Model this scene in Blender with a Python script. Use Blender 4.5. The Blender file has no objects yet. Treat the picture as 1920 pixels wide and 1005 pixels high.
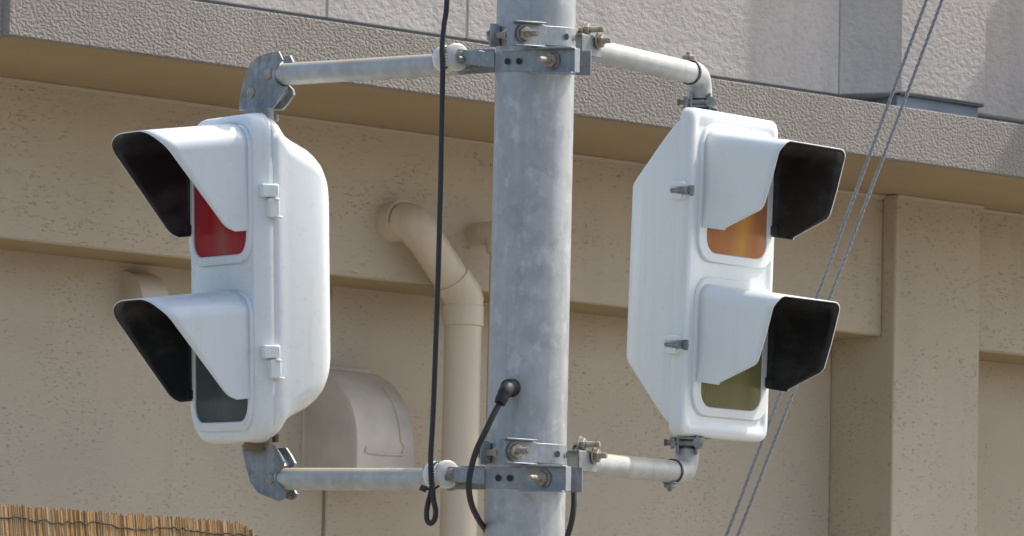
import bpy, math, random
from mathutils import Vector, Matrix
random.seed(7)
SC = bpy.context.scene
COL = SC.collection
V = Vector

# ------------------------------------------------------------------ camera
F = 10350.0; CX, CY = 960.0, 502.5
PITCH = math.atan(1151 / F); ROLL = 0.0222
CAM = V((0, 0, 1.5))
cam_rot = Matrix.Rotation(math.pi / 2 + PITCH, 3, 'X') @ Matrix.Rotation(ROLL, 3, 'Z')
cd = bpy.data.cameras.new('camera'); cam = bpy.data.objects.new('camera', cd); COL.objects.link(cam)
cam.matrix_world = Matrix.Translation(CAM) @ cam_rot.to_4x4()
cd.sensor_width = 36; cd.lens = 36 * F / 1920; cd.clip_start = 0.1; cd.clip_end = 2000
cd.dof.use_dof = True; cd.dof.focus_distance = 10.3; cd.dof.aperture_fstop = 48
SC.camera = cam

# ------------------------------------------------------------------ world, sun, exposure
SUN_EL = math.radians(53)
SUN_AZ = math.radians(29)          # from +X (right) towards +Y (away)
sd = V((math.cos(SUN_EL) * math.cos(SUN_AZ), math.cos(SUN_EL) * math.sin(SUN_AZ), math.sin(SUN_EL)))
w = bpy.data.worlds.new("World"); SC.world = w; w.use_nodes = True
nt = w.node_tree; nt.nodes.clear()
sky = nt.nodes.new('ShaderNodeTexSky'); sky.sky_type = 'NISHITA'; sky.sun_disc = False
sky.sun_elevation = SUN_EL; sky.sun_rotation = math.pi / 2 - SUN_AZ
sky.air_density = 1.0; sky.dust_density = 4.0; sky.ozone_density = 0.4
bg = nt.nodes.new('ShaderNodeBackground'); bg.inputs[1].default_value = 0.15
wo = nt.nodes.new('ShaderNodeOutputWorld')
nt.links.new(sky.outputs[0], bg.inputs[0]); nt.links.new(bg.outputs[0], wo.inputs[0])
sl = bpy.data.lights.new('sun', 'SUN'); sl.energy = 2.35; sl.angle = math.radians(0.5); sl.color = (1.0, 0.95, 0.88)
so = bpy.data.objects.new('sun', sl); COL.objects.link(so)
so.rotation_euler = sd.to_track_quat('Z', 'Y').to_euler(); so.location = (0, 0, 20)
SC.view_settings.view_transform = 'Standard'; SC.view_settings.look = 'None'
SC.view_settings.exposure = 0.82; SC.view_settings.gamma = 1.0; SC.view_settings.use_curve_mapping = False
SC.cycles.use_denoising = True

def ray(px, py):
    d = cam_rot @ V(((px - CX) / F, -(py - CY) / F, -1.0))
    return d
def at(px, py, Y):
    d = ray(px, py)
    return CAM + d * (Y / d.y)

# ------------------------------------------------------------------ material helpers
def mat(name, base=(.5, .5, .5), rough=.5, metal=0.0, **kw):
    m = bpy.data.materials.new(name); m.use_nodes = True
    b = m.node_tree.nodes['Principled BSDF']
    b.inputs['Base Color'].default_value = (*base, 1); b.inputs['Roughness'].default_value = rough
    b.inputs['Metallic'].default_value = metal
    for k, v in kw.items(): b.inputs[k.replace('_', ' ')].default_value = v
    return m
class NG:
    def __init__(s, m):
        s.t = m.node_tree; s.b = s.t.nodes['Principled BSDF']
        s.co = s.t.nodes.new('ShaderNodeTexCoord').outputs['Object']
    def n(s, typ, ins=None, **attrs):
        o = s.t.nodes.new(typ)
        for k, v in attrs.items(): setattr(o, k, v)
        for k, v in (ins or {}).items():
            if isinstance(v, bpy.types.NodeSocket): s.t.links.new(v, o.inputs[k])
            else: o.inputs[k].default_value = v
        return o
    def scaled(s, sx, sy, sz, rot=(0, 0, 0)):
        return s.n('ShaderNodeMapping', {'Vector': s.co, 'Scale': (sx, sy, sz), 'Rotation': rot}).outputs[0]
    def noise(s, vec, scale, detail=3, rough=.5):
        return s.n('ShaderNodeTexNoise', {'Vector': vec, 'Scale': scale, 'Detail': detail, 'Roughness': rough}).outputs['Fac']
    def ramp(s, fac, stops):
        r = s.n('ShaderNodeValToRGB', {'Fac': fac}); cr = r.color_ramp
        while len(cr.elements) < len(stops): cr.elements.new(.5)
        for e, (p, c) in zip(cr.elements, stops):
            e.position = p; e.color = (c, c, c, 1) if not isinstance(c, tuple) else (*c, 1)
        return r.outputs[0]
    def mix(s, fac, a, b, mode='MIX'):
        o = s.n('ShaderNodeMix', data_type='RGBA', blend_type=mode)
        for i, v in ((0, fac), (6, a), (7, b)):
            if isinstance(v, bpy.types.NodeSocket): s.t.links.new(v, o.inputs[i])
            elif isinstance(v, tuple): o.inputs[i].default_value = (*v, 1)
            else: o.inputs[i].default_value = v
        return o.outputs[2]
    def math(s, op, a, b=0.0):
        o = s.n('ShaderNodeMath', {0: a, 1: b}, operation=op); return o.outputs[0]
    def bump(s, h, strength, dist):
        o = s.n('ShaderNodeBump', {'Height': h, 'Strength': strength, 'Distance': dist})
        s.t.links.new(o.outputs[0], s.b.inputs['Normal'])
    def color(s, c): s.t.links.new(c, s.b.inputs['Base Color'])
    def rough(s, c): s.t.links.new(c, s.b.inputs['Roughness'])

def m_pitted(name, base):
    """smooth trowelled render with horizontal pits"""
    m = mat(name, base, .9); g = NG(m)
    v = g.scaled(1, 1, 2.7)
    n1 = g.noise(v, 50, 4, .66)
    pits = g.ramp(n1, [(.0, 1.0), (.335, 1.0), (.43, 0.0)])
    clump = g.ramp(g.noise(g.co, 5.5, 2), [(.38, .25), (.6, 1.0)])
    pf = g.math('MULTIPLY', pits, clump)
    big = g.noise(g.co, 1.6, 3)
    c0 = g.mix(g.ramp(big, [(.35, 0.0), (.65, 1.0)]), tuple(x * .94 for x in base), tuple(x * 1.04 for x in base))
    stain = g.ramp(g.noise(g.scaled(9, 9, .7), 1.0, 3), [(.55, 0.0), (.8, .35)])
    c0 = g.mix(stain, c0, tuple(x * .8 for x in base))
    g.color(g.mix(g.math('MULTIPLY', pf, .5), c0, tuple(x * .42 for x in base)))
    fine = g.noise(g.scaled(1, 1, 1.6), 95, 4, .6)
    h = g.math('SUBTRACT', g.math('MULTIPLY', fine, .35), g.math('MULTIPLY', pf, .5))
    g.bump(h, .55, .006)
    return m
def m_rough(name, base, scale, dist, streak=True):
    """coarse sprayed stucco"""
    m = mat(name, base, .92); g = NG(m)
    v = g.scaled(1, 1, 1.35, (0, .35, 0))
    n1 = g.noise(v, scale, 2, .5)
    n2 = g.noise(g.co, scale * 2.7, 2, .5)
    h = g.math('ADD', g.math('MULTIPLY', g.ramp(n1, [(.36, 0.0), (.6, 1.0)]), 1.0), g.math('MULTIPLY', n2, .35))
    big = g.noise(g.co, 2.2, 4)
    c0 = g.mix(g.ramp(big, [(.3, 0.0), (.7, 1.0)]), tuple(x * .9 for x in base), tuple(x * 1.05 for x in base))
    if streak:
        st = g.ramp(g.noise(g.scaled(14, 14, 1.1), 1.0, 4), [(.5, 0.0), (.75, .4)])
        c0 = g.mix(st, c0, tuple(x * .72 for x in base))
    c0 = g.mix(g.ramp(n1, [(.3, .35), (.5, 0.0)]), c0, tuple(x * .7 for x in base))
    g.color(c0); g.bump(h, 1.0, dist)
    return m

WALLC = (.56, .48, .36)
M = {}
M['wall'] = m_pitted('pitted_beige_render', WALLC)
M['fascia'] = m_rough('coarse_stucco_grey_beige', (.32, .29, .25), 96, .0032)
M['upper'] = m_rough('sprayed_stucco_pale', (.50, .45, .395), 50, .0011)
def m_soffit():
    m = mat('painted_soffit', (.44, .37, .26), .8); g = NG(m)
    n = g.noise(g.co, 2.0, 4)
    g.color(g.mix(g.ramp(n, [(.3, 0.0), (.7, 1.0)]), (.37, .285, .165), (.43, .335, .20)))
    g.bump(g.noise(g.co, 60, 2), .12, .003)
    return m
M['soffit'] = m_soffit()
M['bead'] = mat('soffit_bead_paint', (.48, .42, .31), .6)
M['caulk'] = mat('joint_caulk', (.40, .34, .28), .6)
M['caulk_dark'] = mat('joint_caulk_brown', (.24, .18, .13), .6)
def m_flash():
    m = mat('blue_grey_waterproof_sheet', (.17, .20, .23), .55); g = NG(m)
    n = g.noise(g.scaled(4, 4, 25), 2.0, 4)
    g.color(g.mix(g.ramp(n, [(.3, 0.0), (.75, 1.0)]), (.15, .18, .21), (.27, .30, .33)))
    g.bump(n, .3, .004)
    return m
M['flash'] = m_flash()
M['flash_dark'] = mat('dark_drip_edge', (.05, .055, .06), .5)
def m_pvc():
    m = mat('painted_drainpipe', (.56, .46, .335), .42); g = NG(m)
    n = g.noise(g.scaled(10, 10, 1.5), 1.5, 4)
    g.color(g.mix(g.ramp(n, [(.45, 0.0), (.8, .8)]), (.68, .575, .43), (.54, .45, .33)))
    g.bump(g.noise(g.co, 40, 2), .08, .003)
    return m
M['pvc'] = m_pvc()
def m_hood():
    m = mat('painted_vent_metal', (.50, .45, .38), .5); g = NG(m)
    n = g.noise(g.co, 9, 5)
    g.color(g.mix(g.ramp(n, [(.4, 0.0), (.75, .7)]), (.64, .56, .455), (.44, .395, .325)))
    sp = g.ramp(g.noise(g.co, 140, 2), [(.28, .0), (.34, .9)])
    g.rough(g.ramp(n, [(.3, .4), (.8, .65)]))
    g.bump(g.noise(g.co, 70, 3), .12, .003)
    return m
M['hood'] = m_hood()
def m_galv(name, lo, hi, metal=.35, rough=.5, flakes=28, grime=.3):
    m = mat(name, hi, rough, metal); g = NG(m)
    vv = g.n('ShaderNodeTexVoronoi', {'Vector': g.scaled(1, 1, .8), 'Scale': flakes * 1.6}).outputs['Color']
    vs = g.n('ShaderNodeSeparateColor', {0: vv}).outputs[0]
    n1 = g.noise(g.co, flakes, 4, .6)
    n2 = g.noise(g.scaled(1, 1, .35), 9, 4, .55)
    f = g.math('ADD', g.math('MULTIPLY', vs, .12), g.math('ADD', g.math('MULTIPLY', n1, .45), g.math('MULTIPLY', n2, .5)))
    c = g.mix(g.ramp(f, [(.38, 0.0), (.68, 1.0)]), lo, hi)
    spots = g.ramp(g.noise(g.scaled(1, 1, .7), flakes * 1.5, 5, .6), [(.54, 0.0), (.66, 1.0)])
    c = g.mix(g.math('MULTIPLY', spots, .42), c, tuple(min(1, x * 1.35) for x in hi))
    st = g.ramp(g.noise(g.scaled(60, 60, 1.2), 1.0, 3), [(.5, 0.0), (.8, grime)])
    c = g.mix(st, c, tuple(x * .6 for x in lo))
    g.color(c)
    g.rough(g.ramp(f, [(.4, rough - .08), (.75, rough + .12)]))
    g.bump(n1, .15, .002)
    return m
M['galv'] = m_galv('galvanised_pole', (.31, .325, .325), (.45, .465, .46), .25, .46, 26, .3)
M['galv_band'] = m_galv('galvanised_clamp', (.21, .235, .25), (.31, .335, .35), .3, .42, 60, .2)
M['galv_cast'] = m_galv('weathered_cast_bracket', (.15, .165, .17), (.30, .32, .32), .25, .5, 35, .6)
def m_arm():
    m = mat('galvanised_arm_pipe', (.45, .46, .46), .5, .08); g = NG(m)
    n1 = g.noise(g.co, 34, 4, .6)
    c = g.mix(g.ramp(n1, [(.35, 0.0), (.65, 1.0)]), (.37, .385, .37), (.48, .49, .46))
    # lichen and dust settle on the upward side of the pipe
    nz = g.n('ShaderNodeSeparateXYZ', {0: g.n('ShaderNodeNewGeometry').outputs['Normal']}).outputs[2]
    d = g.math('MULTIPLY', g.ramp(nz, [(.25, 0.0), (.75, 1.0)]), g.ramp(g.noise(g.co, 22, 4), [(.3, .35), (.6, 1.0)]))
    c = g.mix(g.math('MULTIPLY', d, .9), c, (.44, .37, .25))
    g.color(c); g.bump(n1, .1, .002)
    return m
M['arm'] = m_arm()
def m_bolt():
    m = mat('yellowed_zinc_bolt', (.38, .34, .27), .6, .15); g = NG(m)
    n = g.noise(g.co, 90, 3)
    g.color(g.mix(g.ramp(n, [(.35, 0.0), (.7, 1.0)]), (.22, .185, .14), (.42, .39, .325)))
    return m
M['bolt'] = m_bolt()
M['rust'] = mat('rusty_bolt', (.17, .12, .075), .6, .3)
def m_white(name, base, rough, dirt=(.50, .46, .38), amt=.35):
    m = mat(name, base, rough, 0, Coat_Weight=.25, Coat_Roughness=.15); g = NG(m)
    st = g.ramp(g.noise(g.scaled(55, 55, 3.0), 1.0, 5, .6), [(.56, 0.0), (.85, amt)])
    sp = g.ramp(g.noise(g.co, 60, 4), [(.60, 0.0), (.78, amt * .7)])
    big = g.ramp(g.noise(g.co, 7, 4), [(.4, 0.0), (.75, amt * .35)])
    c = g.mix(st, base, dirt); c = g.mix(sp, c, dirt); c = g.mix(big, c, tuple(x * .9 for x in base))
    g.color(c)
    g.rough(g.ramp(g.noise(g.co, 18, 4), [(.3, rough - .06), (.7, rough + .12)]))
    g.bump(g.noise(g.co, 35, 3), .035, .003)
    return m
M['white'] = m_white('white_signal_paint', (.74, .785, .785), .30)
M['white_old'] = m_white('white_signal_paint_weathered', (.74, .785, .78), .34, amt=.22)
def m_black():
    m = mat('matt_black_visor_lining', (.016, .017, .019), .42); g = NG(m)
    d = g.ramp(g.noise(g.scaled(1, 1, 1.6), 11, 5, .6), [(.48, 0.0), (.72, .5)])
    g.color(g.mix(d, (.015, .016, .019), (.11, .11, .11)))
    g.rough(g.ramp(g.noise(g.co, 22, 4), [(.3, .34), (.7, .6)]))
    return m
M['black'] = m_black()
def m_lens(name, c1, c2, rough=.22, emis=None):
    m = mat(name, c1, rough, 0, Coat_Weight=.06, Coat_Roughness=.2, Subsurface_Weight=0.0); g = NG(m)
    m.node_tree.nodes['Principled BSDF'].inputs['Specular IOR Level'].default_value = .2
    strk = g.noise(g.scaled(26, 1, 1.3), 1.0, 3)
    x = g.n('ShaderNodeSeparateXYZ', {0: g.co}).outputs[0]
    band = g.ramp(g.math('ADD', g.math('MULTIPLY', g.math('ABSOLUTE', g.math('SUBTRACT', x, .012)), 9.0), g.math('MULTIPLY', strk, .35)), [(.12, 1.0), (.55, 0.0)])  # streak of the reflector behind the lens, painted into the colour
    g.color(g.mix(band, c1, c2))
    wv = g.n('ShaderNodeTexWave', {'Vector': g.co, 'Scale': 60.0}, wave_type='BANDS', bands_direction='X').outputs['Fac']
    g.bump(wv, .6, .003)
    return m
M['lens_red'] = m_lens('deep_red_ribbed_lens', (.42, .010, .022), (.40, .09, .06))
M['lens_dark'] = m_lens('dark_green_grey_ribbed_lens', (.06, .085, .088), (.085, .11, .112))
M['lens_amber'] = m_lens('faded_orange_lens', (.48, .19, .07), (.62, .32, .07))
M['lens_olive'] = m_lens('olive_green_lens', (.20, .19, .075), (.24, .225, .09))
def m_porc():
    m = mat('cream_porcelain', (.74, .73, .66), .25, 0, Coat_Weight=.4); g = NG(m)
    g.color(g.mix(g.ramp(g.noise(g.co, 60, 4), [(.5, 0.0), (.8, .5)]), (.75, .74, .67), (.52, .48, .36)))
    return m
M['porcelain'] = m_porc()
M['rubber'] = mat('black_cable_rubber', (.022, .022, .023), .5)
M['gland'] = mat('black_rubber_gland', (.012, .012, .013), .6)
M['wire'] = mat('dull_steel_strand', (.27, .285, .29), .45, .5)
for i, c in enumerate([(.40, .24, .085), (.33, .185, .06), (.47, .30, .12), (.25, .14, .05), (.45, .33, .19)]):
    m = mat('dry_reed' if i == 0 else 'dry_reed_%d' % i, c, .55); g = NG(m)
    g.color(g.mix(g.ramp(g.noise(g.scaled(60, 60, 3), 1.0, 4), [(.35, 0.0), (.7, 1.0)]), tuple(x * .75 for x in c), tuple(x * 1.2 for x in c)))
    M['reed%d' % i] = m
M['cord'] = mat('dark_binding_cord', (.035, .025, .018), .8)
def m_asph(name, lo, hi, s):
    m = mat(name, lo, .9); g = NG(m)
    n = g.noise(g.co, s, 4, .7)
    g.color(g.mix(n, lo, hi)); g.bump(n, .4, .004); return m
M['asphalt'] = m_asph('asphalt', (.035, .035, .037), (.085, .083, .08), 90)
M['paving'] = m_asph('concrete_paving', (.19, .17, .14), (.25, .23, .19), 60)
M['kerb'] = m_asph('kerb_concrete', (.34, .33, .31), (.44, .43, .40), 50)
M['line'] = mat('road_paint', (.7, .7, .68), .7)

# ------------------------------------------------------------------ mesh helpers
WM = {}
class MB:
    def __init__(s): s.v = []; s.f = []; s.m = []
    def add(s, vs, fs, mi=0):
        o = len(s.v); s.v += [V(x) for x in vs]
        for f in fs: s.f.append(tuple(i + o for i in f)); s.m.append(mi)
        return s
    def box(s, a, b, mi=0):
        x0, y0, z0 = a; x1, y1, z1 = b
        vs = [(x, y, z) for z in (z0, z1) for y in (y0, y1) for x in (x0, x1)]
        return s.add(vs, [(0, 2, 3, 1), (4, 5, 7, 6), (0, 1, 5, 4), (2, 6, 7, 3), (0, 4, 6, 2), (1, 3, 7, 5)], mi)
    def obox(s, c, ax, ay, az, mi=0):
        """oriented box: centre and three half vectors"""
        c = V(c); vs = [c + ax * i + ay * j + az * k for k in (-1, 1) for j in (-1, 1) for i in (-1, 1)]
        return s.add(vs, [(0, 2, 3, 1), (4, 5, 7, 6), (0, 1, 5, 4), (2, 6, 7, 3), (0, 4, 6, 2), (1, 3, 7, 5)], mi)
    def loft(s, loops, cap0=True, cap1=True, closed=True, mi=0, cap_mi=None):
        n = len(loops[0]); o = len(s.v)
        for l in loops: s.v += [V(p) for p in l]
        for k in range(len(loops) - 1):
            for i in range(n if closed else n - 1):
                j = (i + 1) % n
                s.f.append((o + k * n + i, o + k * n + j, o + (k + 1) * n + j, o + (k + 1) * n + i)); s.m.append(mi)
        cm = mi if cap_mi is None else cap_mi
        if cap0: s.f.append(tuple(o + i for i in reversed(range(n)))); s.m.append(cm)
        if cap1: s.f.append(tuple(o + (len(loops) - 1) * n + i for i in range(n))); s.m.append(cm)
        return s
    def tube(s, path, r, seg=12, cap=True, mi=0, flat=None):
        path = [V(p) for p in path]; loops = []
        t = (path[1] - path[0]).normalized()
        up = V((0, 0, 1)) if abs(t.z) < .9 else V((1, 0, 0))
        a = t.cross(up).normalized()
        for i, p in enumerate(path):
            if i == 0: t = path[1] - path[0]
            elif i == len(path) - 1: t = path[-1] - path[-2]
            else: t = (path[i + 1] - path[i]).normalized() + (path[i] - path[i - 1]).normalized()
            t.normalize(); a = (a - t * a.dot(t)).normalized(); b = t.cross(a)
            rr = r[i] if isinstance(r, (list, tuple)) else r
            loops.append([p + (a * math.cos(q) + b * math.sin(q)) * rr for q in (2 * math.pi * k / seg for k in range(seg))])
        return s.loft(loops, cap, cap, True, mi)
    def prism(s, poly, ext, mi=0):
        poly = [V(p) for p in poly]; e = V(ext)
        return s.loft([poly, [p + e for p in poly]], mi=mi)
    def strip(s, path, h, th, upv=V((0, 0, 1)), mi=0):
        """vertical band following a plan path; th = thickness towards its left normal"""
        path = [V(p) for p in path]; loops = []
        for i, p in enumerate(path):
            if i == 0: t = path[1] - path[0]
            elif i == len(path) - 1: t = path[-1] - path[-2]
            else: t = (path[i + 1] - path[i]).normalized() + (path[i] - path[i - 1]).normalized()
            t.normalize(); nrm = t.cross(upv).normalized()
            hh = h[i] if isinstance(h, (list, tuple)) else h
            loops.append([p - upv * hh / 2, p + nrm * th - upv * hh / 2, p + nrm * th + upv * hh / 2, p + upv * hh / 2])
        return s.loft(loops, mi=mi)
    def build(s, name, mats, parent=None, world=False, sharp=38, bevel=0.0, smooth=True):
        me = bpy.data.meshes.new(name)
        vs = s.v
        if parent is not None and world:
            inv = WM[parent.name].inverted(); vs = [inv @ p for p in vs]
        me.from_pydata([tuple(p) for p in vs], [], s.f)
        if not isinstance(mats, (list, tuple)): mats = [mats]
        for m in mats: me.materials.append(M[m])
        me.polygons.foreach_set('material_index', s.m)
        if smooth:
            me.polygons.foreach_set('use_smooth', [True] * len(me.polygons))
        me.update()
        import bmesh
        bm = bmesh.new(); bm.from_mesh(me)
        bmesh.ops.recalc_face_normals(bm, faces=bm.faces)
        bm.to_mesh(me); bm.free()
        if smooth: me.set_sharp_from_angle(angle=math.radians(sharp))
        o = bpy.data.objects.new(name, me); COL.objects.link(o)
        if bevel:
            b = o.modifiers.new('bevel', 'BEVEL'); b.width = bevel; b.segments = 2; b.limit_method = 'ANGLE'; b.angle_limit = math.radians(40)
            b.harden_normals = False
        if parent is not None: o.parent = parent; WM[o.name] = WM[parent.name]
        else: WM[o.name] = Matrix.Identity(4)
        return o
def tag(o, label=None, cat=None, group=None, kind=None):
    if label: o['label'] = label
    if cat: o['category'] = cat
    if group: o['group'] = group
    if kind: o['kind'] = kind
    return o
def thing(name, label, cat, mw=None, group=None):
    o = bpy.data.objects.new(name, None); COL.objects.link(o); o.empty_display_size = .05
    mw = mw or Matrix.Identity(4); o.matrix_world = mw; WM[o.name] = mw.copy()
    return tag(o, label, cat, group)
def T3(p): return Matrix.Translation(V(p))
def arc(c, r, a0, a1, n, ax=V((1, 0, 0)), ay=V((0, 0, 1))):
    return [V(c) + ax * (r * math.cos(a0 + (a1 - a0) * i / n)) + ay * (r * math.sin(a0 + (a1 - a0) * i / n)) for i in range(n + 1)]
def hexpts(c, axis, r, rot=0.0, n=6):
    axis = V(axis).normalized(); a = axis.orthogonal().normalized(); b = axis.cross(a)
    return [V(c) + (a * math.cos(2 * math.pi * k / n + rot) + b * math.sin(2 * math.pi * k / n + rot)) * r for k in range(n)]
def smoothpath(pts, sub=6):
    """Catmull-Rom through points"""
    P = [V(p) for p in pts]; P = [P[0] * 2 - P[1]] + P + [P[-1] * 2 - P[-2]]; out = []
    for i in range(1, len(P) - 2):
        for k in range(sub):
            t = k / sub
            out.append(.5 * ((2 * P[i]) + (P[i + 1] - P[i - 1]) * t + (2 * P[i - 1] - 5 * P[i] + 4 * P[i + 1] - P[i + 2]) * t * t + (3 * P[i] - P[i - 1] - 3 * P[i + 1] + P[i + 2]) * t ** 3))
    out.append(P[-2]); return out
def bolt(parent, p, axis, length, r=.0055, nut_at=0.0, nutr=.0115, head=False, material='bolt', name='bolt', world=True, thread=True):
    """threaded rod from p along axis with a nut and washer at nut_at; head = domed end at p"""
    mb = MB(); p = V(p); a = V(axis).normalized()
    rr = []
    pts = []
    n = 14
    for i in range(n + 1):
        pts.append(p + a * length * i / n); rr.append(r * (1.0 if i % 2 else .93) if i < n else r * .8)
    mb.tube(pts, rr, 10)
    q = p + a * nut_at
    mb.tube([q - a * .0015, q + a * .001], nutr * 1.25, 16)
    mb.loft([hexpts(q + a * .001, a, nutr * .94), hexpts(q + a * .002, a, nutr), hexpts(q + a * .0085, a, nutr), hexpts(q + a * .0098, a, nutr * .88)])
    if head: mb.loft([hexpts(p - a * .007, a, nutr * .9), hexpts(p - a * .006, a, nutr), hexpts(p, a, nutr)])
    return mb.build(name, material, parent, world=world)

# ================================================================== GROUND AND BUILDING
ANG = math.radians(49.8)
bu = V((math.sin(ANG), math.cos(ANG), 0)); bn = V((math.cos(ANG), -math.sin(ANG), 0))
P0 = at(870, 600, 17.0); P0.z = 0
BM = Matrix(((bu.x, -bn.x, 0, P0.x), (bu.y, -bn.y, 0, P0.y), (0, 0, 1, 0), (0, 0, 0, 1)))
g = MB(); g.box((-400, -400, -.3), (400, 400, 0)); tag(g.build('ground', 'asphalt', smooth=False), kind='structure')
def ongr(x, d, z): return P0 + bu * x + bn * d + V((0, 0, z))
g = MB(); g.loft([[ongr(-60, .0, z), ongr(60, .0, z), ongr(60, 9.0, z), ongr(-60, 9.0, z)] for z in (-.2, .13)]); tag(g.build('pavement', 'paving', smooth=False), kind='structure')
g = MB(); g.loft([[ongr(-60, 9.001, z), ongr(60, 9.001, z), ongr(60, 9.15, z), ongr(-60, 9.15, z)] for z in (-.2, .14)]); tag(g.build('kerb', 'kerb', smooth=False), kind='structure')
g = MB(); g.loft([[ongr(-60, 9.75, z), ongr(60, 9.75, z), ongr(60, 9.9, z), ongr(-60, 9.9, z)] for z in (-.01, .004)]); tag(g.build('road_line', 'line', smooth=False), kind='structure')

def onwall(px, py, d):
    r = ray(px, py); t = (P0 + bn * d - CAM).dot(bn) / r.dot(bn); p = CAM + r * t
    return (p - P0).dot(bu), p.z
building = thing('apartment_building', 'beige rendered building with overhanging concrete ledge filling the whole background', 'building', BM)
def D(x, d, z): return V((x, -d, z))
def panel(name, material, x0, x1, d0, d1, z0, z1, bevel=.006, label=None):
    b = MB(); b.box((x0, -d1, z0), (x1, -d0, z1)); o = b.build(name, material, building, bevel=bevel, sharp=30)
    if label: o['label'] = label
    return o
XL, XR = -6.0, 9.0
JX = -.611
MD = .10; BD = .33; PD = .385; FD = 1.0; AD = .55; UBD = .662
BZ = 3.276; SZ = 3.733; FZ = 3.897; AZ = 3.994; UZ = 4.010; TOPZ = 7.0
CX_ = 1.478; PXR = 1.868
panel('wall_panel', 'wall', XL, JX - .006, -.15, MD, 0, BZ + .05)
panel('wall_panel', 'wall', JX + .006, CX_ - .001, -.15, MD, 0, BZ + .05)
panel('wall_panel', 'wall', PXR, XR, -.15, MD, 0, BZ + .05)
panel('wall_joint', 'caulk_dark', JX - .006, JX + .006, -.15, MD - .004, 0, BZ + .04, 0)
panel('beam', 'wall', XL, CX_ - .001, -.15, BD, BZ, SZ - .001, label='upper wall band overhanging the lower wall')
panel('beam', 'wall', PXR + .001, XR, -.15, BD, BZ - .012, SZ - .001)
panel('pilaster', 'wall', CX_, PXR, -.15, PD, 0, SZ - .001)
panel('beam_underside_shade', 'soffit', XL, CX_ - .002, MD - .004, BD - .002, BZ - .003, BZ + .002, 0)  # added darker panels, painting in the shade under the beam
panel('beam_underside_shade', 'soffit', PXR + .002, XR, MD - .004, BD - .002, BZ - .015, BZ - .010, 0)
# second storey support outside the right of the view is the same pilaster spacing
# soffit, bead and slab edge
FX = -2.443
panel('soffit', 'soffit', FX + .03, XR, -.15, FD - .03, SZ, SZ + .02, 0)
panel('slab', 'fascia', FX, XR, FD - .03, FD, SZ - .004, FZ, .004, label='coarse stucco ledge face')
panel('slab_end', 'fascia', FX, FX + .03, -.15, FD - .031, SZ - .004, FZ, .004)
panel('slab_top', 'flash', FX + .031, XR, -.15, FD - .031, SZ + .021, FZ - .008, 0)
b = MB()
for (x0, x1, d) in ((FX + .05, CX_ - .002, BD), (PXR + .002, XR, BD)):
    b.tube([D(x0, d + .006, SZ - .006), D(x1, d + .006, SZ - .006)], .009, 8)
b.tube([D(CX_, PD + .006, SZ - .006), D(PXR, PD + .006, SZ - .006)], .009, 8)
b.build('soffit_bead', 'bead', building)
# upper wall: cladding panels with open joints
UX0, UX1 = 1.06, 1.60
joints = [-1.006, -.473]
xs = [-2.38] + joints + [UX0]
for i in range(len(xs) - 1):
    panel('cladding_panel', 'upper', xs[i] + (.004 if i else 0), xs[i + 1] - (.004 if i < len(xs) - 2 else 0.001), .35, AD, AZ, TOPZ, .004)
for jx in joints: panel('cladding_joint', 'caulk', jx - .004, jx + .004, .35, AD - .003, AZ + .002, TOPZ, 0)
b = MB(); b.loft([[D(UX0, .35, z), D(UX0, AD, z), D(UX0 + .165, UBD, zz), D(UX1, UBD, zz), D(UX1, .35, zz)] for z, zz in ((AZ, UZ), (TOPZ, TOPZ))])
o = b.build('cladding_return', 'upper', building, bevel=.004, sharp=25); o['label'] = 'projecting upper pilaster'
panel('cladding_panel', 'upper', UX1 + .001, XR, .35, AD, AZ, TOPZ, .01)
panel('shade_slab', 'soffit', 3.18, XR, .2, 2.30, 6.12, 6.30, .01)  # unseen slab, added to cast shade on the wall at right
# sheet base under the cladding
panel('base_flashing', 'flash', -2.36, UX0 + .01, .35, AD - .02, FZ - .02, AZ - .001, 0)
panel('base_flashing', 'flash', UX0 + .165, UX1 - .012, .352, UBD - .018, FZ - .02, UZ - .001, .003)
panel('base_flashing', 'flash', UX1 + .0, XR, .35, AD - .018, FZ - .02, AZ - .001, 0)
b = MB()
b.box(D(-2.37, AD - .003, AZ - .008), D(UX0 - .001, AD - .025, AZ - .001))
b.box(D(UX0 + .165, UBD - .004, UZ - .008), D(UX1 - .002, UBD - .03, UZ - .001))
b.build('drip_edge', 'flash_dark', building)

# ---- drainpipe
dp = thing('drainpipe', 'thick beige drainpipe bending out of the wall and running down beside the pole', 'drainpipe', BM)
R = .057
x0, x1 = -.560, -.352
dd = .42
def bend(a, b_, c, r, n=8):
    """round the corner a-b-c"""
    a, b_, c = V(a), V(b_), V(c); p = b_ + (a - b_).normalized() * r; q = b_ + (c - b_).normalized() * r
    return [(p * (1 - t) + b_ * t) * (1 - t) + (b_ * (1 - t) + q * t) * t for t in (i / n for i in range(n + 1))]
A0 = D(x0, BD - .05, 3.452); A1 = D(x0, dd + .005, 3.450); A2 = D(x1, dd, 3.238); A3 = D(x1, dd, 0)
b = MB(); b.tube([A0, D(x0, BD + .045, 3.452)], R + .003, 28); b.tube([D(x0, BD + .045, 3.452), D(x0, BD + .052, 3.452)], R + .0065, 28); b.build('socket', 'pvc', dp)
b = MB(); b.tube([D(x0, BD + .05, 3.452)] + bend(A0, A1, A2, .055), R + .002, 28); b.build('elbow', 'pvc', dp)
dirv = (A2 - A1).normalized()
b = MB(); b.tube([A1 + dirv * .05, A2 - dirv * .045], R - .002, 28); b.build('slanted_pipe', 'pvc', dp)
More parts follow.
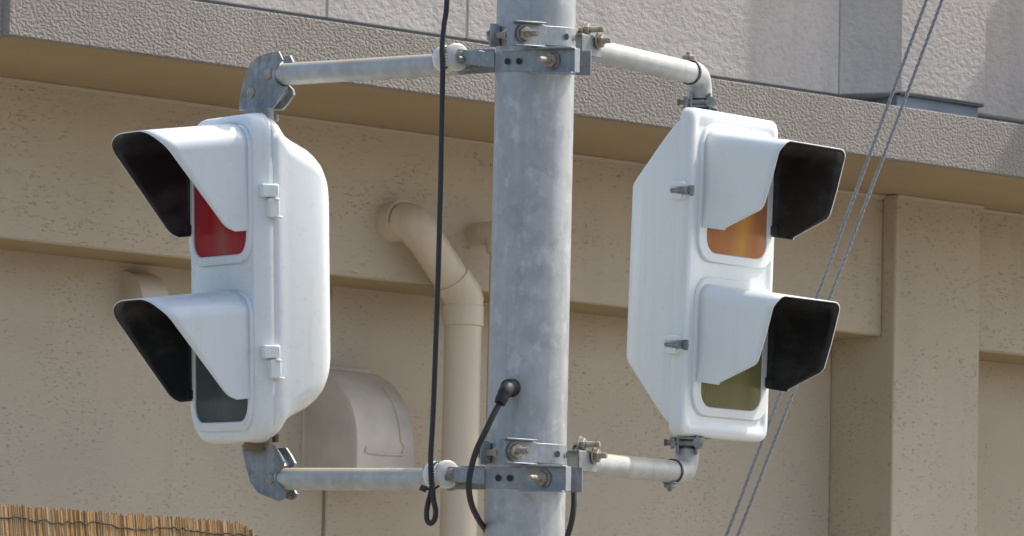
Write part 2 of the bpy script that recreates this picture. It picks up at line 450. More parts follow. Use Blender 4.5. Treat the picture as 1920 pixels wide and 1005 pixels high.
b = MB(); b.tube([A2 - dirv * .075, A2 - dirv * .012], R + .002, 28); b.tube([A2 - dirv * .06, A2 - dirv * .010, A2 + V((0, 0, -.010)), A2 + V((0, 0, -.045))], [R + .001, R + .0035, R + .0035, R + .001], 28); b.build('elbow', 'pvc', dp)
b = MB(); b.tube([D(x1, dd, 3.213), D(x1, dd, 3.21), D(x1, dd, 3.152), D(x1, dd, 3.150)], [R + .002, R + .0045, R + .0045, R + .001], 28); b.build('collar', 'pvc', dp)
b = MB(); b.tube([D(x1, dd, 3.17), D(x1, dd, 0)], R - .001, 28); b.build('vertical_pipe', 'pvc', dp)
for z in (1.9, .6):
    b = MB(); b.tube([D(x1, dd, z - .015), D(x1, dd, z + .015)], R + .004, 28); b.box(D(x1 - .01, dd - .05, z - .01), D(x1 + .01, MD, z + .01))
    b.build('pipe_bracket', 'galv_band', dp)
# small second pipe
sp = thing('drainpipe', 'thin beige pipe elbow leaving the wall right behind the pole', 'drainpipe', BM)
b = MB(); b.tube([D(-.240, BD - .03, 3.444), D(-.240, BD + .055, 3.444)], .035, 24); b.build('socket', 'pvc', sp)
b = MB(); b.tube([D(-.240, BD + .053, 3.444), D(-.240, BD + .06, 3.444)], .039, 24)
b.tube([D(-.240, BD + .058, 3.444)] + bend(D(-.24, BD, 3.444), D(-.24, BD + .11, 3.444), D(-.24, BD + .11, 3), .04) + [D(-.24, BD + .11, 3.38)], .036, 24); b.build('elbow', 'pvc', sp)
b = MB(); b.tube([D(-.24, BD + .11, 3.39), D(-.24, BD + .11, 0)], .024, 20); b.build('vertical_pipe', 'pvc', sp)

# ---- vent hoods
def vent_hood(label, x0, x1, zt, zb, dep, panelled, group=None):
    t = thing('vent_hood', label, 'vent', BM, group)
    H = zt - zb; rad = min(H * .8, dep * 1.0)
    prof = [(MD, zt + .0)] + [(MD + dep * math.sin(a), zt - rad * (1 - math.cos(a))) for a in (math.pi / 2 * i / 14 for i in range(1, 15))] + [(MD + dep, zb), (MD, zb)]
    inset = .008
    L = []
    def lp(x, s): return [D(x, MD + (d - MD) * (1 - s), zb + (z - zb) * (1 - s * .6)) for d, z in prof]
    L = [lp(x0, .03), lp(x0 + .006, .0), lp(x1 - .006, .0), lp(x1, .03)]
    b = MB(); b.loft(L); b.build('hood_shell', 'hood', t, sharp=50)
    if x0 < -.2 and panelled:
        # back flange and pressed panel outline on the front face
        b = MB(); b.box(D(x0 - .012, MD, zb - .01), D(x1 + .012, MD + .006, zt + .012)); b.build('back_flange', 'hood', t, bevel=.002)
        def fp(x, k):    # point on the curved front, k = arc fraction from top
            i = min(int(k), len(prof) - 3); f = k - i
            d = prof[i][0] * (1 - f) + prof[i + 1][0] * f; z = prof[i][1] * (1 - f) + prof[i + 1][1] * f
            return D(x, d + .001, z)
        xr = x1 - .045; xl = x0 + .045
        zlow = zb + .055
        pts = [fp(xr - .01, k) for k in (6, 7, 8, 9, 10, 11, 12, 13)] + [D(xr, MD + dep + .001, zlow + .03), D(xr - .004, MD + dep + .001, zlow + .008), D(xr - .016, MD + dep + .001, zlow), D(xl, MD + dep + .001, zlow), D(xl - .004, MD + dep + .001, zlow + .015)]
        b = MB(); b.tube(smoothpath(pts, 4), .0042, 8); b.build('pressed_rib', 'hood', t)
        b = MB(); b.tube([D(x0 + .02, MD + .03, zt + .002), D(x1 - .05, MD + .035, zt - .001)], .003, 6); b.build('seam', 'hood', t)
    return t
vent_hood('large rounded beige vent hood on the wall behind the lower left arm', -.693, -.466, 3.018, 2.70, .248, True)
vent_hood('small beige vent hood peeking above the lower left visor', -1.383, -1.285, 3.249, 3.12, .105, False)

# ---- leaning reed screen
rs = thing('reed_screen', 'brown reed screen leaning against the wall in the lower left corner', 'reed screen', BM)
b = MB(); xr = -2.95; tops = []
while xr < -1.515:
    rr = random.uniform(.0018, .0036)
    zt = 2.468 + random.uniform(-.005, .004)
    if xr > -1.63: zt -= ((xr + 1.63) / .115) ** 2.0 * .085
    lean = random.uniform(-.006, .006)
    d1 = 1.0 + random.uniform(-.003, .003)
    mi = random.choices(range(5), (5, 3, 4, 2, 2))[0]
    b.tube([D(xr + lean, d1 + .45, .0), D(xr + lean * .3, d1 + .12, 1.8), D(xr, d1, zt)], [rr, rr, rr * .9], 6, mi=mi)
    tops.append((xr, zt)); xr += rr * 1.75
o = b.build('reeds', ['reed%d' % i for i in range(5)], rs); o['kind'] = 'stuff'
b = MB()
for k, dz in enumerate((.034, .42, .8, 1.2, 1.6, 2.0)):
    pts = [D(x, 1.0 + (.12 * dz / .67 if dz < .67 else .12 + (dz - .67) * .183) + .006 + .001 * math.sin(x * 90), z - dz + .0035 * math.sin(x * 23) + .002 * math.sin(x * 71)) for x, z in tops[::3]]
    b.tube(pts, .0022, 5)
b.build('binding_cord', 'cord', rs)

# ================================================================== POLE
PC = at(995, 500, 10.0); PX, PY = PC.x, PC.y
PR = .0725
pole = thing('signal_pole', 'thick galvanised steel pole standing in the middle between the two signals', 'pole', T3((PX, PY, 0)))
b = MB(); b.tube([(0, 0, z * .5) for z in range(0, 14)], PR, 72); b.build('pole_tube', 'galv', pole, sharp=60)
b = MB(); b.tube([(0, 0, 0), (0, 0, .02)], .12, 32); b.build('base_collar', 'galv_band', pole)
def zat(py, px=1003, Y=9.93): return at(px, py, Y).z
def az(a): a = math.radians(a); return V((math.sin(a), -math.cos(a), 0))
def clamp(zc, s, H=.036, plate=.110, a0=37, ear=.026, tilt=.09, holes=(47, 72), hole_t=None, label=None):
    """two-piece pole band. s=+1: tongue leaves towards the left, -1: mirrored"""
    mir = lambda v: V((v.x * s, v.y, v.z + tilt * v.y))
    c = V((0, 0, zc)); n = az(a0); t = V((-n.y, n.x, 0)); t = V((-abs(n.y), -abs(n.x), 0))  # tangent, towards camera-left
    Ri = PR + .001
    path = [az(a) * Ri for a in range(168, a0, -6)] + [n * Ri] + [n * Ri + t * .02, n * Ri + t * .034]
    hs = [H] * len(path)
    path += [n * Ri + t * k for k in (.042, .06, .08, plate - .004, plate)]
    hs[-1] = H; hs += [H * 1.2] * 4 + [H * 1.12]
    b = MB(); b.strip([c + mir(p) for p in path], hs, .0032 * s)
    # pressed lips of the tongue
    for zz in (-1, 1):
        b.obox(c + mir(n * (Ri + .006) + t * (plate + .042) / 2) + V((0, 0, zz * H * .6)), mir(t) * ((plate - .042) / 2), mir(n) * .008, V((0, 0, .0014)))
    b.obox(c + mir(n * (Ri - .004) + t * (plate)), mir(t) * .0014, mir(n) * .009, V((0, 0, H * .58)))
    band = b.build('pole_clamp', 'galv_band', pole, bevel=.0008)
    if label: band['label'] = label
    # other half
    path = [az(a) * Ri for a in range(192, 300, 6)] ; e = az(300)
    path += [e * Ri + t * .006, e * Ri + t * ear * .5, e * Ri + t * ear]
    b = MB(); b.strip([c + mir(p) for p in path], [H] * (len(path) - 3) + [H * 1.05, H * 1.2, H * 1.2], -.0032 * s)
    # ears at the back where both halves meet
    b.obox(c + mir(az(176) * (PR + .022)), mir(az(176)) * .02, mir(az(86)) * .0018, V((0, 0, H / 2)))
    b.obox(c + mir(az(184) * (PR + .022)), mir(az(184)) * .02, mir(az(94)) * .0018, V((0, 0, H / 2)))
    b.build('clamp_half', 'galv_band', band, bevel=.0008)
    # bolt
    q = n * Ri + t * .085
    p_in = q - n * .088
    bolt(band, WMp(c + mir(p_in)), mir(n), .088 + .046, .0062, nut_at=.088 + .003, nutr=.0135, head=True)
    mb = MB(); a_ = mir(n); qq = c + mir(q - n * .05)
    mb.loft([hexpts(qq, a_, .012), hexpts(qq + a_ * .009, a_, .012)]); mb.build('nut', 'bolt', band)
    # slot holes shown as dark sunk discs with a rim
    for aa in holes:
        hn = az(max(aa, a0)); p = hn * (Ri + .0034)
        if aa < a0: p = p + t * .014
        h = MB(); h.tube([c + mir(p - hn * .0004), c + mir(p + hn * .0004)], .0060, 16)
        h.build('bolt_hole', 'gland', band)
    return band
def WMp(p): return WM[pole.name] @ p
ZA, ZB, ZC, ZD = zat(60), zat(109), zat(848), zat(893)
clamp(ZA, 1); clamp(ZB, -1, .038, .134, 33, ear=.046, holes=(42, 20)); clamp(ZC, 1, tilt=.02); clamp(ZD, -1, .038, .134, 33, ear=.046, tilt=.06, holes=(42, 20))

# ================================================================== MOUNTING ARMS
G_ARM = 'horizontal arms holding the signals'
def arm_thing(label, p): return thing('mounting_arm', label, 'mounting arm', T3(p), G_ARM)
ad_l = V((-.70, .714, 0)); ad_r = V((.545, .838, 0))
def left_arm(zc, a, b_, poly, bolts, lab, upper):
    p0 = at(*a); p1 = at(*b_)
    d = (p0 - p1).normalized()
    base = p0
    t = arm_thing(lab, base)
    b = MB(); b.tube([p1 - d * .018, p0 + d * .045], .0212, 32); b.build('arm_pipe', 'arm', t, world=True)
    # flattened end plates bolted under the clamp ears
    hd = V((d.x, d.y, 0)).normalized(); nn = V((hd.y, -hd.x, 0));  nn = nn if nn.y < 0 else -nn
    b = MB()
    for sgn in (1, -1):
        b.obox(p0 + d * .06 + nn * .0235 * sgn, d * .055, nn * .0018, V((0, 0, .017)))
        b.obox(p0 + d * .06 + nn * .0165 * sgn + V((0, 0, .0172)), d * .055, nn * .0088, V((0, 0, .0015)))
    b.build('fork', 'galv_band', t, world=True, bevel=.0008)
    bolt(t, p0 + d * .095 + nn * .0, nn, .058, .0058, nut_at=.024, material='galv_cast')
    bolt(t, p0 + d * .105 + nn * .0 + V((0, 0, .004)), nn, .03, .0058, nut_at=.024)
    # cast corner bracket: two ribbed cheeks round the pipe end
    hy = at(500, b_[1], b_[2]).y
    ax = -hd                                    # outwards along the arm
    o = V((p1.x, p1.y, 0))
    def pl(px, py, off):                        # point on vertical plane through the arm axis, moved by off to the camera
        r = ray(px, py); q = o + nn * off; tt = (q - CAM).dot(nn) / r.dot(nn); return CAM + r * tt
    off = .016
    P = [pl(x, y, off) for x, y in poly]
    cen = sum(P, V()) / len(P)
    def ins(k, o_): return [cen + (p - cen) * k + nn * o_ for p in P]
    b = MB()
    b.loft([ins(.99, .001), ins(1.0, .002), ins(1.0, .0045), ins(.99, .0065), ins(.955, .0065), ins(.90, .0045), ins(.80, .0025), ins(.55, .0045)])
    b.tube(ins(1.0, .004) + [ins(1.0, .004)[0]], .0028, 8)
    b.build('cheek', 'galv_cast', t, world=True, sharp=30)
    b = MB()
    b.loft([ins(.96, -.030), ins(.97, -.029), ins(.97, -.0265), ins(.96, -.025)])
    b.build('cheek', 'galv_cast', t, world=True, sharp=30)
    b = MB(); b.loft([ins(.70, -.025), ins(.70, -.002)]); b.build('casting', 'galv_cast', t, world=True, sharp=30)
    for i, (x, y) in enumerate(bolts):
        p = pl(x, y, off + .0025)
        mb = MB(); mb.loft([hexpts(p - nn * .006, nn, .011, n=20), hexpts(p + nn * .004, nn, .011, n=20), hexpts(p + nn * .006, nn, .0085, n=20), hexpts(p + nn * .0065, nn, .003, n=20)])
        mb.build('bolt', 'bolt' if upper else 'galv_cast', t, world=True)
    return t, p0, p1, d, nn
up_poly = [(453, 205), (457, 175), (466, 140), (475, 120), (490, 108), (512, 101), (526, 99), (532, 112), (522, 124), (518, 140), (520, 155), (531, 165), (533, 176), (519, 196), (511, 205)]
lo_poly = [(459, 836), (517, 836), (527, 851), (535, 866), (533, 874), (522, 887), (521, 903), (531, 916), (537, 925), (535, 934), (527, 938), (488, 922), (475, 903), (465, 867), (461, 848)]
la1 = left_arm(ZB, (835, 121, 10.13), (524, 140, 10.46), up_poly, [(505, 139), (472, 174)], 'upper left pipe arm with yellowed top running from pole to white signal', True)
la2 = left_arm(ZD, (815, 899, 10.14), (530, 898, 10.46), lo_poly, [(508, 898)], 'lower left pipe arm, level, ending in a dark cast bracket', False)

def right_arm(a, b_, top, zsgn, lab, tipbolt):
    p0 = at(*a); p1 = at(*b_); tp = at(*top)
    d = (p1 - p0).normalized()
    t = arm_thing(lab, p0)
    b = MB(); b.tube([p0 - d * .05, p1], .0212, 32); b.build('arm_pipe', 'arm', t, world=True)
    corner = p1 + d * .034
    corner = V((tp.x, tp.y, corner.z - zsgn * .000))
    b = MB(); pts = [p1 - d * .004, p1 + d * .002] + bend(p1, corner, V((corner.x, corner.y, tp.z)), .034)
    end = V((corner.x, corner.y, corner.z + zsgn * .045))
    pts.append(end)
    b.tube(pts, .0232, 28); b.build('elbow', 'arm', t, world=True)
    b = MB(); b.tube([end, V((end.x, end.y, tp.z))], .0175, 20); b.tube([V((end.x, end.y, tp.z + .004 * -zsgn)), V((end.x, end.y, tp.z))], .034, 24); b.build('neck', 'galv_cast', t, world=True)
    # fork cheeks with a cross bolt
    zc = (end.z + tp.z) / 2
    for sx in (-1, 1):
        b = MB(); b.obox((end.x + sx * .018, end.y - .012, zc - zsgn * .002), V((.0025, 0, 0)), V((0, .02, 0)), V((0, 0, abs(tp.z - end.z) / 2 + .008))); b.build('cheek', 'galv_cast', t, world=True, bevel=.002)
    b = MB(); b.tube([(end.x + .02, end.y - .024, zc), (end.x - .042, end.y - .024, zc)], .0055, 12)
    for q in (.023, -.024): b.loft([hexpts((end.x + q, end.y - .024, zc), (1, 0, 0), .0115), hexpts((end.x + q - .007, end.y - .024, zc), (1, 0, 0), .0115)])
    b.build('bolt', 'galv_cast', t, world=True)
    b = MB(); b.tube([(end.x - .038, end.y - .024, zc), (end.x - .044, end.y - .024, zc)], .0065, 10); b.build('bolt_tip', 'rust', t, world=True)
    # round bolt head facing the camera
    q = V((end.x + .02, end.y - .034, zc)); b = MB(); b.loft([hexpts(q, (0, -1, 0), .0105, n=18), hexpts(q + V((0, -.004, 0)), (0, -1, 0), .0105, n=18), hexpts(q + V((0, -.0065, 0)), (0, -1, 0), .006, n=18)]); b.build('bolt', 'galv_cast', t, world=True)
    # set screw on the elbow collar
    s0 = p1 - d * .012; zz = V((0, 0, 1 if tipbolt > 0 else -1))
    bolt(t, s0 + zz * .016, zz, .022, .0045, nut_at=.006, nutr=.0115, material='bolt' if tipbolt > 0 else 'galv_cast')
    b = MB(); b.tube([p1 - d * .006, p1 - d * .001], .0240, 28); b.build('collar_gap', 'flash_dark', t, world=True)
    # clamp saddle near the pole
    nn = V((d.y, -d.x, 0)).normalized(); hd = V((d.x, d.y, 0)).normalized()
    b = MB()
    for sgn in (1, -1):
        b.obox(p0 + nn * .0235 * sgn - d * .03, d * .034, nn * .0018, V((0, 0, .018)))
    b.obox(p0 - d * .03 + V((0, 0, .0188)), d * .034, nn * .0245, V((0, 0, .0015)))
    b.build('fork', 'galv_cast', t, world=True, bevel=.0008)
    bx = V((.92, -.38, 0)).normalized()
    for (dx, dz, L) in ((-.004, .032, .05), (-.016, .014, .034), (.022, .012, .036)):
        bolt(t, p0 + V((dx - .015, -.02, dz)), bx, L, .0058, nut_at=.012, nutr=.0125)
    return t
right_arm((1104, 92, 10.12), (1296, 136, 10.43), (1312, 205, 10.48), -1, 'upper right pipe arm sloping from the pole to an elbow above the signal', 1)
right_arm((1096, 868, 10.12), (1262, 884, 10.41), (1288, 822, 10.46), 1, 'lower right pipe arm ending in an upturned grey elbow', -1)

# ================================================================== SIGNALS
def sig_frame(yaw, p, q, O):
    N = V((math.sin(yaw), -math.cos(yaw), 0)); T = V((math.cos(yaw), math.sin(yaw), 0)); z = V((0, 0, 1)) + N * p + T * q
    z.normalize(); N = (N - z * N.dot(z)).normalized(); T = z.cross(N)
    return Matrix(((T.x, -N.x, z.x, O[0]), (T.y, -N.y, z.y, O[1]), (T.z, -N.z, z.z, O[2]), (0, 0, 0, 1)))
def L(t, n, z): return V((t, -n, z))
def rr(hw, hh, r, n, cz=0.0, ct=0.0, seg=7, rb=None):
    pts = []
    for (sx, sz, a0) in ((1, 1, 0), (-1, 1, 90), (-1, -1, 180), (1, -1, 270)):
        q = r if (sz > 0 or rb is None) else rb
        for k in range(seg + 1):
            a = math.radians(a0 + 90 * k / seg)
            pts.append(L(ct + sx * (hw - q) + q * math.cos(a), n, cz + sz * (hh - q) + q * math.sin(a)))
    return pts
def visor(parent, cz_bottom, W, H, rc, rz, Lprof, droop, label=None, th=.0022, base=.0, bow=0.0):
    """tunnel visor: cross-section path from one bottom edge over the top to the other"""
    hw = W / 2; path = []
    for k in range(9): path.append((-hw, H * k / 8 * (1 - rz / H)))
    for k in range(1, 11):
        a = math.pi - math.pi / 2 * k / 10; path.append((-hw + rc + rc * math.cos(a), H - rz + rz * math.sin(a)))
    m = 6
    for k in range(1, m + 1): path.append((-hw + rc + (W - 2 * rc) * k / m, H))
    for k in range(1, 11):
        a = math.pi / 2 - math.pi / 2 * k / 10; path.append((hw - rc + rc * math.cos(a), H - rz + rz * math.sin(a)))
    for k in range(1, 9): path.append((hw, (H - rz) * (1 - k / 8)))
    # refine lower sides so that the cut edge is smooth
    def Lz(z):
        zz = H - z
        for (a, la), (b_, lb) in zip(Lprof, Lprof[1:]):
            if zz <= b_: return la + (lb - la) * (zz - a) / (b_ - a)
        return Lprof[-1][1]
    dense = []
    for (a, b_) in zip(path, path[1:]):
        side = abs(a[0]) > hw - .001 and abs(b_[0]) > hw - .001
        n = 8 if side else 1
        for k in range(n): dense.append((a[0] + (b_[0] - a[0]) * k / n, a[1] + (b_[1] - a[1]) * k / n))
    dense.append(path[-1]); NT = 8
    mb = MB(); n = len(dense)
    for k in range(NT + 1):
        for (x, z) in dense:
            l = Lz(z) * k / NT
            mb.v.append(L(x * (1 + bow * l), base + l, cz_bottom + z + bow * .2 * l * 0 - l * math.tan(droop)))
    for k in range(NT):
        for i in range(n - 1):
            mb.f.append((k * n + i, k * n + i + 1, (k + 1) * n + i + 1, (k + 1) * n + i)); mb.m.append(0)
    me = bpy.data.meshes.new('visor'); me.from_pydata([tuple(p) for p in mb.v], [], mb.f)
    me.materials.append(M[parent['paint']]); me.materials.append(M['black'])
    me.polygons.foreach_set('use_smooth', [True] * len(me.polygons)); me.update()
    o = bpy.data.objects.new('visor', me); COL.objects.link(o); o.parent = parent; WM[o.name] = WM[parent.name]
    # make sure normals point outwards
    c = max(me.polygons, key=lambda p: p.normal.z * p.normal.z)
    if c.normal.z < 0: me.flip_normals()
    s = o.modifiers.new('thickness', 'SOLIDIFY'); s.thickness = th; s.offset = -1; s.material_offset = 1; s.material_offset_rim = 0; s.use_rim = True
    if label: o['label'] = label
    # small black screws inside at the two lower corners and base tabs
    for sx in (-1, 1):
        b = MB(); b.obox(L(sx * (hw - .004), base + .008, cz_bottom + .012), V((.003, 0, 0)), V((0, .008, 0)), V((0, 0, .009))); b.build('mounting_tab', 'black', o, bevel=.001)
    return o
def lens(parent, name, cz, w, h, r, material, n0, label, dome=.006):
    b = MB()
    loops = [rr(w / 2 * k, h / 2 * k, r * k, n0 + dome * (1 - k * k), cz, seg=8) for k in (1, .92, .8, .65, .48, .3, .12)]
    loops.insert(0, rr(w / 2, h / 2, r, n0 - .01, cz, seg=8))
    b.loft(loops, cap0=False); o = b.build(name, material, parent, sharp=60); o['label'] = label; return o
def ring(parent, cz, w, h, r, w2, h2, r2, n0, n1, paint):
    b = MB()
    b.loft([rr(w2 / 2, h2 / 2, r2, n0, cz), rr(w2 / 2, h2 / 2, r2, n1 - .003, cz), rr(w2 / 2 - .002, h2 / 2 - .002, r2 - .001, n1, cz),
            rr(w / 2 + .002, h / 2 + .002, r + .001, n1, cz), rr(w / 2, h / 2, r, n1 - .002, cz), rr(w / 2, h / 2, r, n0 - .002, cz)], cap0=False, cap1=False)
    return b.build('bezel', paint, parent, sharp=35)

G_SIG = 'white two-lamp signals either side of the pole'
# ---------------- left signal
OL = (-.5513, 10.5, 2.5633)
sgl = thing('traffic_signal', 'left white two-lamp signal with red and dark lenses under rounded visors', 'traffic signal', sig_frame(math.radians(-60.5), .0645, .045, OL), G_SIG)
sgl['paint'] = 'white'
CZ = .070; HH = .313; HW = .145
b = MB()
b.loft([rr(HW - .006, HH, .055, -.042, CZ), rr(HW - .004, HH + .001, .056, -.040, CZ), rr(HW - .004, HH + .001, .056, -.026, CZ), rr(HW - .005, HH, .055, -.022, CZ),
        rr(HW - .006, HH - .001, .055, -.012, CZ), rr(HW - .009, HH - .004, .053, -.005, CZ), rr(HW - .010, HH - .010, .049, -.001, CZ), rr(HW - .016, HH - .016, .045, .000, CZ),
        rr(HW - .020, HH - .020, .042, -.0015, CZ)])
b.build('door', 'white', sgl, sharp=50)
prof = [(-.0385, .305, .142), (-.0395, .306, .1435), (-.052, .304, .143), (-.061, .297, .142), (-.068, .286, .141), (-.078, .274, .140), (-.092, .265, .138), (-.110, .257, .135), (-.130, .248, .131), (-.146, .237, .127), (-.160, .224, .122), (-.170, .208, .115), (-.176, .192, .107), (-.179, .175, .097)]
b = MB(); b.loft([rr(hw, hh, .05 - .006 * (i / 13), n, CZ) for i, (n, hh, hw) in enumerate(prof)]); b.build('housing', 'white', sgl, sharp=60)
Lp_left = [(0, .192), (.017, .184), (.033, .172), (.188, .058), (.195, .052), (.200, .046), (.204, .039), (.208, .030)]
for i, (zb, lm, lab, vl) in enumerate(((.159, 'lens_red', 'dark red ribbed lens', 'upper visor'), (-.159, 'lens_dark', 'dark greenish grey lens', 'lower visor'))):
    zc = zb + .070
    ring(sgl, zc, .226, .228, .034, .262, .264, .050, -.004, .006, 'white')
    lens(sgl, 'lens', zc, .226, .228, .034, lm, .0015, lab)
    visor(sgl, zb - .001, .250, .208, .090, .045, Lp_left, math.radians(5.2), None, base=.002, bow=-.5)
for z in (.232, -.073):
    b = MB(); b.box(L(HW - .002, -.008, z + .013), L(HW + .012, -.044, z - .012)); b.build('hinge', 'white', sgl, bevel=.003)
    b = MB(); b.box(L(HW - .004, -.024, z - .014), L(HW + .010, -.046, z - .050)); b.tube([L(HW + .008, -.040, z - .014), L(HW + .008, -.040, z - .018)], .007, 12)
    b.tube([L(HW + .008, -.046, z - .048), L(HW + .008, -.046, z - .052)], .007, 12); b.build('hinge_knuckle', 'white', sgl, bevel=.002)
b = MB(); b.tube([L(.057, -.055, CZ + HH - .012), L(.057, -.055, CZ + HH + .012)], .027, 28); b.tube([L(.062, -.085, CZ + HH - .012), L(.062, -.085, CZ + HH + .0)], .007, 10); b.build('neck_collar', 'galv_cast', sgl)
b = MB(); b.tube([L(.057, -.045, CZ - HH + .012), L(.057, -.045, CZ - HH - .016)], .027, 28); b.tube([L(.062, -.080, CZ - HH + .016), L(.062, -.080, CZ - HH + .0)], .007, 10); o = b.build('neck_collar', 'rust', sgl); o['label'] = 'rusty lower collar'

# ---------------- right signal
OR = (.4243, 10.5, 2.5994)
sgr = thing('traffic_signal', 'right white two-lamp signal with orange and olive lenses under square visors', 'traffic signal', sig_frame(math.radians(54.2), .043, -.030, OR), G_SIG)
sgr['paint'] = 'white_old'
CZ2 = .061; HH2 = .311; HW2 = .152; CT = -.013
def r2(dw, dh, r, n): return rr(HW2 - dw, HH2 - dh, r, n, CZ2, CT)
b = MB()
b.loft([r2(0, 0, .022, -.026), r2(-.001, -.001, .023, -.024), r2(0, 0, .022, -.008), r2(.002, .002, .022, -.002), r2(.006, .006, .020, .001), r2(.012, .012, .018, .002),
        r2(.018, .020, .016, .002), r2(.022, .025, .016, -.001), r2(.026, .030, .016, -.002)])
b.build('door', 'white_old', sgr, sharp=50)
b = MB(); b.loft([rr(HW2 - .003, .284, .030, -.001 - .001, CZ2, CT), rr(HW2 - .006, .281, .030, .002, CZ2, CT)] + [rr(HW2 - .026, .268, .038, n, CZ2 - .003, CT) for n in (.002,)]); 
prof = [(-.024, .296, .146), (-.034, .293, .146), (-.048, .282, .145), (-.066, .263, .144), (-.088, .238, .142), (-.110, .212, .140), (-.132, .187, .138), (-.143, .178, .132), (-.148, .170, .122)]
b2 = MB(); b2.loft([rr(hw, hh, .02, n, CZ2, CT) for (n, hh, hw) in prof]); b2.build('housing', 'white_old', sgr, sharp=28, bevel=.003)
Lp_right = [(0, .174), (.008, .172), (.026, .164), (.083, .150), (.130, .136), (.139, .129), (.182, .054), (.190, .050)]
for zb, lm, lab in ((.1465, 'lens_amber', 'faded orange lens'), (-.1465, 'lens_olive', 'olive green lens')):
    zc = zb + .0685
    ring(sgr, zc, .205, .228, .032, .262, .266, .045, -.004, .0035, 'white_old')
    lens(sgr, 'lens', zc, .205, .228, .032, lm, .003, lab, .012)
    visor(sgr, zb, .245, .187, .030, .030, Lp_right, math.radians(7.2), None, base=.002, bow=-.35)
for z in (.212, -.080):
    T0 = CT - HW2
    b = MB()
    for dz in (.012, -.012): b.box(L(T0 - .016, -.006, z + dz + .0055), L(T0 + .004, -.036, z + dz - .0055))
    b.build('latch_lug', 'white_old', sgr, bevel=.003)
    mb = MB(); mb.tube([L(T0 - .010, -.034, z), L(T0 - .012, .018, z - .001)], .0042, 10)
    mb.loft([hexpts(L(T0 - .011, .000, z), (0, -1, 0), .0085), hexpts(L(T0 - .011, .008, z), (0, -1, 0), .0085)])
    mb.obox(L(T0 - .012, .014, z - .001), V((.0025, 0, 0)), V((0, .004, 0)), V((0, 0, .010)))
    mb.build('latch_bolt', 'galv_cast', sgr)
for zs, nm in ((1, 'neck_collar'), (-1, 'neck_collar')):
    b = MB(); b.tube([L(-.045, -.045, CZ2 + zs * (HH2 - .025)), L(-.045, -.045, CZ2 + zs * (HH2 + .002))], .030, 28); b.build(nm, 'galv_cast', sgr)

# ================================================================== INSULATORS
G_INS = 'white spool insulators on the left arms'
def insulator(px, py, Y, label, strap_end, low):
    c = at(px, py, Y); ax = V((.60, -.80, 0))
    t = thing('spool_insulator', label, 'insulator', T3(c), G_INS)
    b = MB()
    prof = [(-.0262, .006), (-.026, .022), (-.024, .0248), (-.018, .0262), (-.012, .0255), (-.009, .022), (-.006, .017), (0, .0155), (.006, .017), (.009, .022), (.012, .0255), (.018, .0262), (.024, .0248), (.026, .022), (.0262, .006)]
    b.tube([c + ax * a for a, r_ in prof], [r_ for a, r_ in prof], 36); b.build('spool', 'porcelain', t, world=True, sharp=50)
    e = strap_end - (c + ax * .03)
    b = MB(); p = c + ax * .0295; u = V((e.x, e.y, e.z)); Lh = u.length; u.normalize(); nn = V((u.y, -u.x, 0)).normalized()
    b.obox(p + u * (Lh / 2 - .010), u * (Lh / 2 + .008), nn * .0018, V((0, 0, .0135)))
    p2 = c - ax * .0295; e2 = strap_end + V((0, .045, 0)) - p2; u2 = V((e2.x, e2.y, 0)); L2 = u2.length; u2.normalize(); n2 = V((u2.y, -u2.x, 0))
    b.obox(p2 + u2 * (L2 / 2 - .010) + V((0, 0, .004)), u2 * (L2 / 2 + .008), n2 * .0018, V((0, 0, .0135)))
    b.build('strap', 'galv_band', t, world=True, bevel=.0015)
    b = MB(); b.tube([c - ax * .043, c + ax * .034], .0055, 12); b.loft([hexpts(c + ax * .032, ax, .0105, n=18), hexpts(c + ax * .036, ax, .0100, n=18), hexpts(c + ax * .038, ax, .006, n=18)])
    b.loft([hexpts(c - ax * .033, ax, .0095), hexpts(c - ax * .040, ax, .0095)]); b.build('bolt', 'bolt', t, world=True)
    return c, ax
i1, iax = insulator(845, 109, 10.06, 'cream spool insulator on the upper left arm beside the pole', at(930, 113, 10.0), False)
i2, _ = insulator(827, 890, 10.06, 'cream spool insulator on the lower left arm above the cable loop', at(912, 894, 10.0), True)

# ================================================================== CABLES
CY_ = 10.03
cpts = [(842, -420), (840, -150), (838, 0), (833, 45), (829, 90), (830, 125), (829, 200), (826, 350), (822, 500), (817, 650), (812, 780), (808, 850), (808, 885), (811, 915), (813, 938), (817, 957), (815, 973), (808, 981), (801, 975), (800, 958), (803, 940), (808, 922), (811, 905)]
cb = MB(); pts = [at(x, y, CY_ - .012 if y > 130 or y < 60 else CY_ - .018) for x, y in cpts]
for i in range(len(pts) - 8, len(pts)): pts[i].y += .006 * (i - (len(pts) - 8)) / 2
cb.tube(smoothpath(pts, 8), .0050, 12)
hang = cb.build('hanging_cable', 'rubber'); tag(hang, 'long black cable hanging vertically and ending in a small loop left of the pole', 'cable')
def tie(px, y0, y1, lab, parent):
    mb = MB(); c0 = at(px, y0, CY_ - .013); c1 = at(px + 1, y1, CY_ - .013); n = int((c0 - c1).length / .00075)
    pp = [c0.lerp(c1, i / n) + V((math.cos(i * .9), math.sin(i * .9), 0)) * .0052 for i in range(n + 1)]
    mb.tube(pp, .0011, 5)
    return mb.build('cable_tie', 'rubber', parent)
tie(830, 88, 128, '', hang); tie(808, 872, 915, '', hang)
b = MB(); b.tube(smoothpath([at(831, 97, CY_ - .002), at(842, 86, CY_ + .015), at(850, 92, CY_ + .03), at(845, 108, CY_ + .03), at(836, 128, CY_ + .01), at(830, 122, CY_ - .008)], 6), .0022, 6)
b.build('lashing_wire', 'rubber', hang); b = MB()
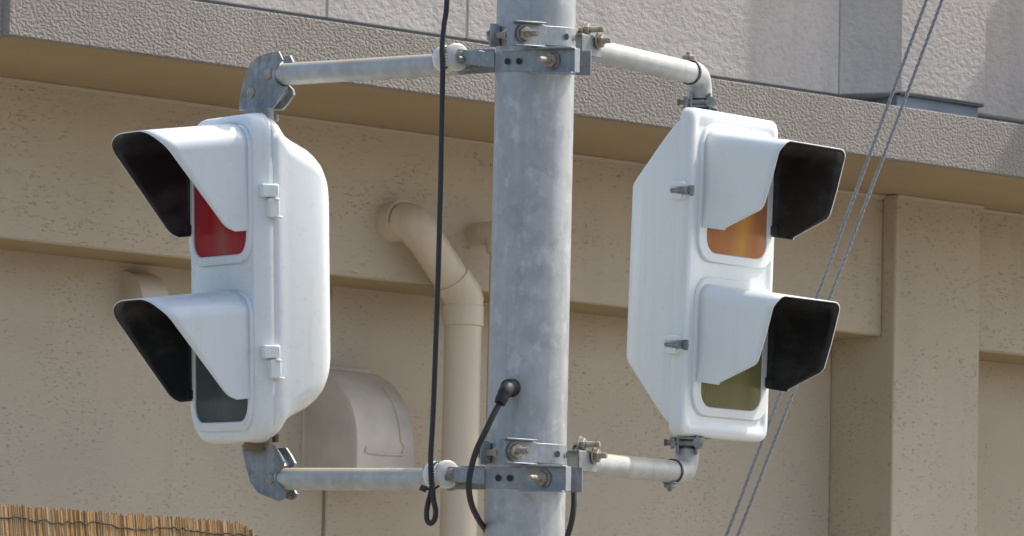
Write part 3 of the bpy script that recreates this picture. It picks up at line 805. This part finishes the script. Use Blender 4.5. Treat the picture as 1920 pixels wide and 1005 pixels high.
b.tube(smoothpath([at(808, 878, CY_ - .002), at(820, 866, CY_ + .012), at(830, 872, CY_ + .03), at(826, 905, CY_ + .03), at(815, 916, CY_ + .008), at(800, 917, CY_ - .008), at(788, 915, CY_ - .006)], 6), .0024, 6)
b.tube([at(788, 913, CY_), at(800, 918, CY_)], .0062, 10)
b.build('lashing_wire', 'rubber', hang)

cpts = [(941, 750, 9.895), (930, 768, 9.885), (912, 805, 9.875), (893, 845, 9.875), (882, 885, 9.88), (879, 915, 9.89), (884, 945, 9.91), (895, 970, 9.95), (908, 990, 10.0), (925, 1010, 10.05), (955, 1035, 10.10), (1000, 1050, 10.12), (1040, 1040, 10.11), (1060, 1012, 10.09), (1070, 985, 10.07), (1076, 950, 10.07), (1077, 915, 10.08), (1086, 890, 10.10)]
cb = MB(); cb.tube(smoothpath([at(*c) for c in cpts], 8), .0055, 12)
feed = cb.build('feed_cable', 'rubber'); tag(feed, 'black cable curving from a rubber plug in the pole down and round behind it', 'cable')
b = MB(); gp = at(958, 727, 9.93); pn = (V((gp.x, gp.y, 0)) - V((PX, PY, 0))).normalized()
gp = V((PX, PY, gp.z)) + pn * PR
b.tube([gp - pn * .004, gp + pn * .004, gp + pn * .014, gp + pn * .022, gp + pn * .026], [.017, .0165, .0155, .0135, .008], 20)
b.tube(smoothpath([gp + pn * .012, at(950, 730, 9.90), at(944, 741, 9.893), at(937, 756, 9.888)], 5), [.013] * 6 + [.0125] * 4 + [.0115] * 4 + [.0105] * 2, 16)
b.build('rubber_plug', 'gland', feed)

# guy wires
def guy(pts, Y, label):
    # quadratic through first, middle and last point, continued to the ground and upwards
    P = [at(x, y, Y) for x, y in pts]
    zs = [p.z for p in P]; xs_ = [p.x for p in P]
    import numpy as np
    c = np.polyfit(zs, xs_, 2)
    zlo, zhi = zs[-1], zs[0]
    def X(z):
        if z < zlo: s_ = 2 * c[0] * zlo + c[1]; return float(np.polyval(c, zlo) + s_ * (z - zlo))
        if z > zhi: s_ = 2 * c[0] * zhi + c[1]; return float(np.polyval(c, zhi) + s_ * (z - zhi))
        return float(np.polyval(c, z))
    mb = MB(); pitch = .042; N = 1100; z0, z1 = 0.0, 5.2
    for s_ in range(3):
        path = []
        for i in range(N + 1):
            z = z0 + (z1 - z0) * i / N; a = 2 * math.pi * (z / pitch * 1.06 + s_ / 3)
            path.append(V((X(z) + math.cos(a) * .0025, Y + math.sin(a) * .0025, z)))
        mb.tube(path, .0017, 6)
    o = mb.build('guy_wire', 'wire'); return tag(o, label, 'wire', 'slanted steel guy wires at the right')
guy([(1738, 0), (1682, 146), (1644, 251), (1617, 330), (1580, 433), (1533, 555), (1464, 731), (1402, 894), (1365, 1003)], 11.0, 'left one of the two slanted twisted steel wires behind the right signal')
guy([(1767, 0), (1703, 164), (1668, 265), (1645, 330), (1599, 444), (1556, 560), (1492, 719), (1432, 880), (1385, 1003)], 11.0, 'right one of the two slanted twisted steel wires behind the right signal')
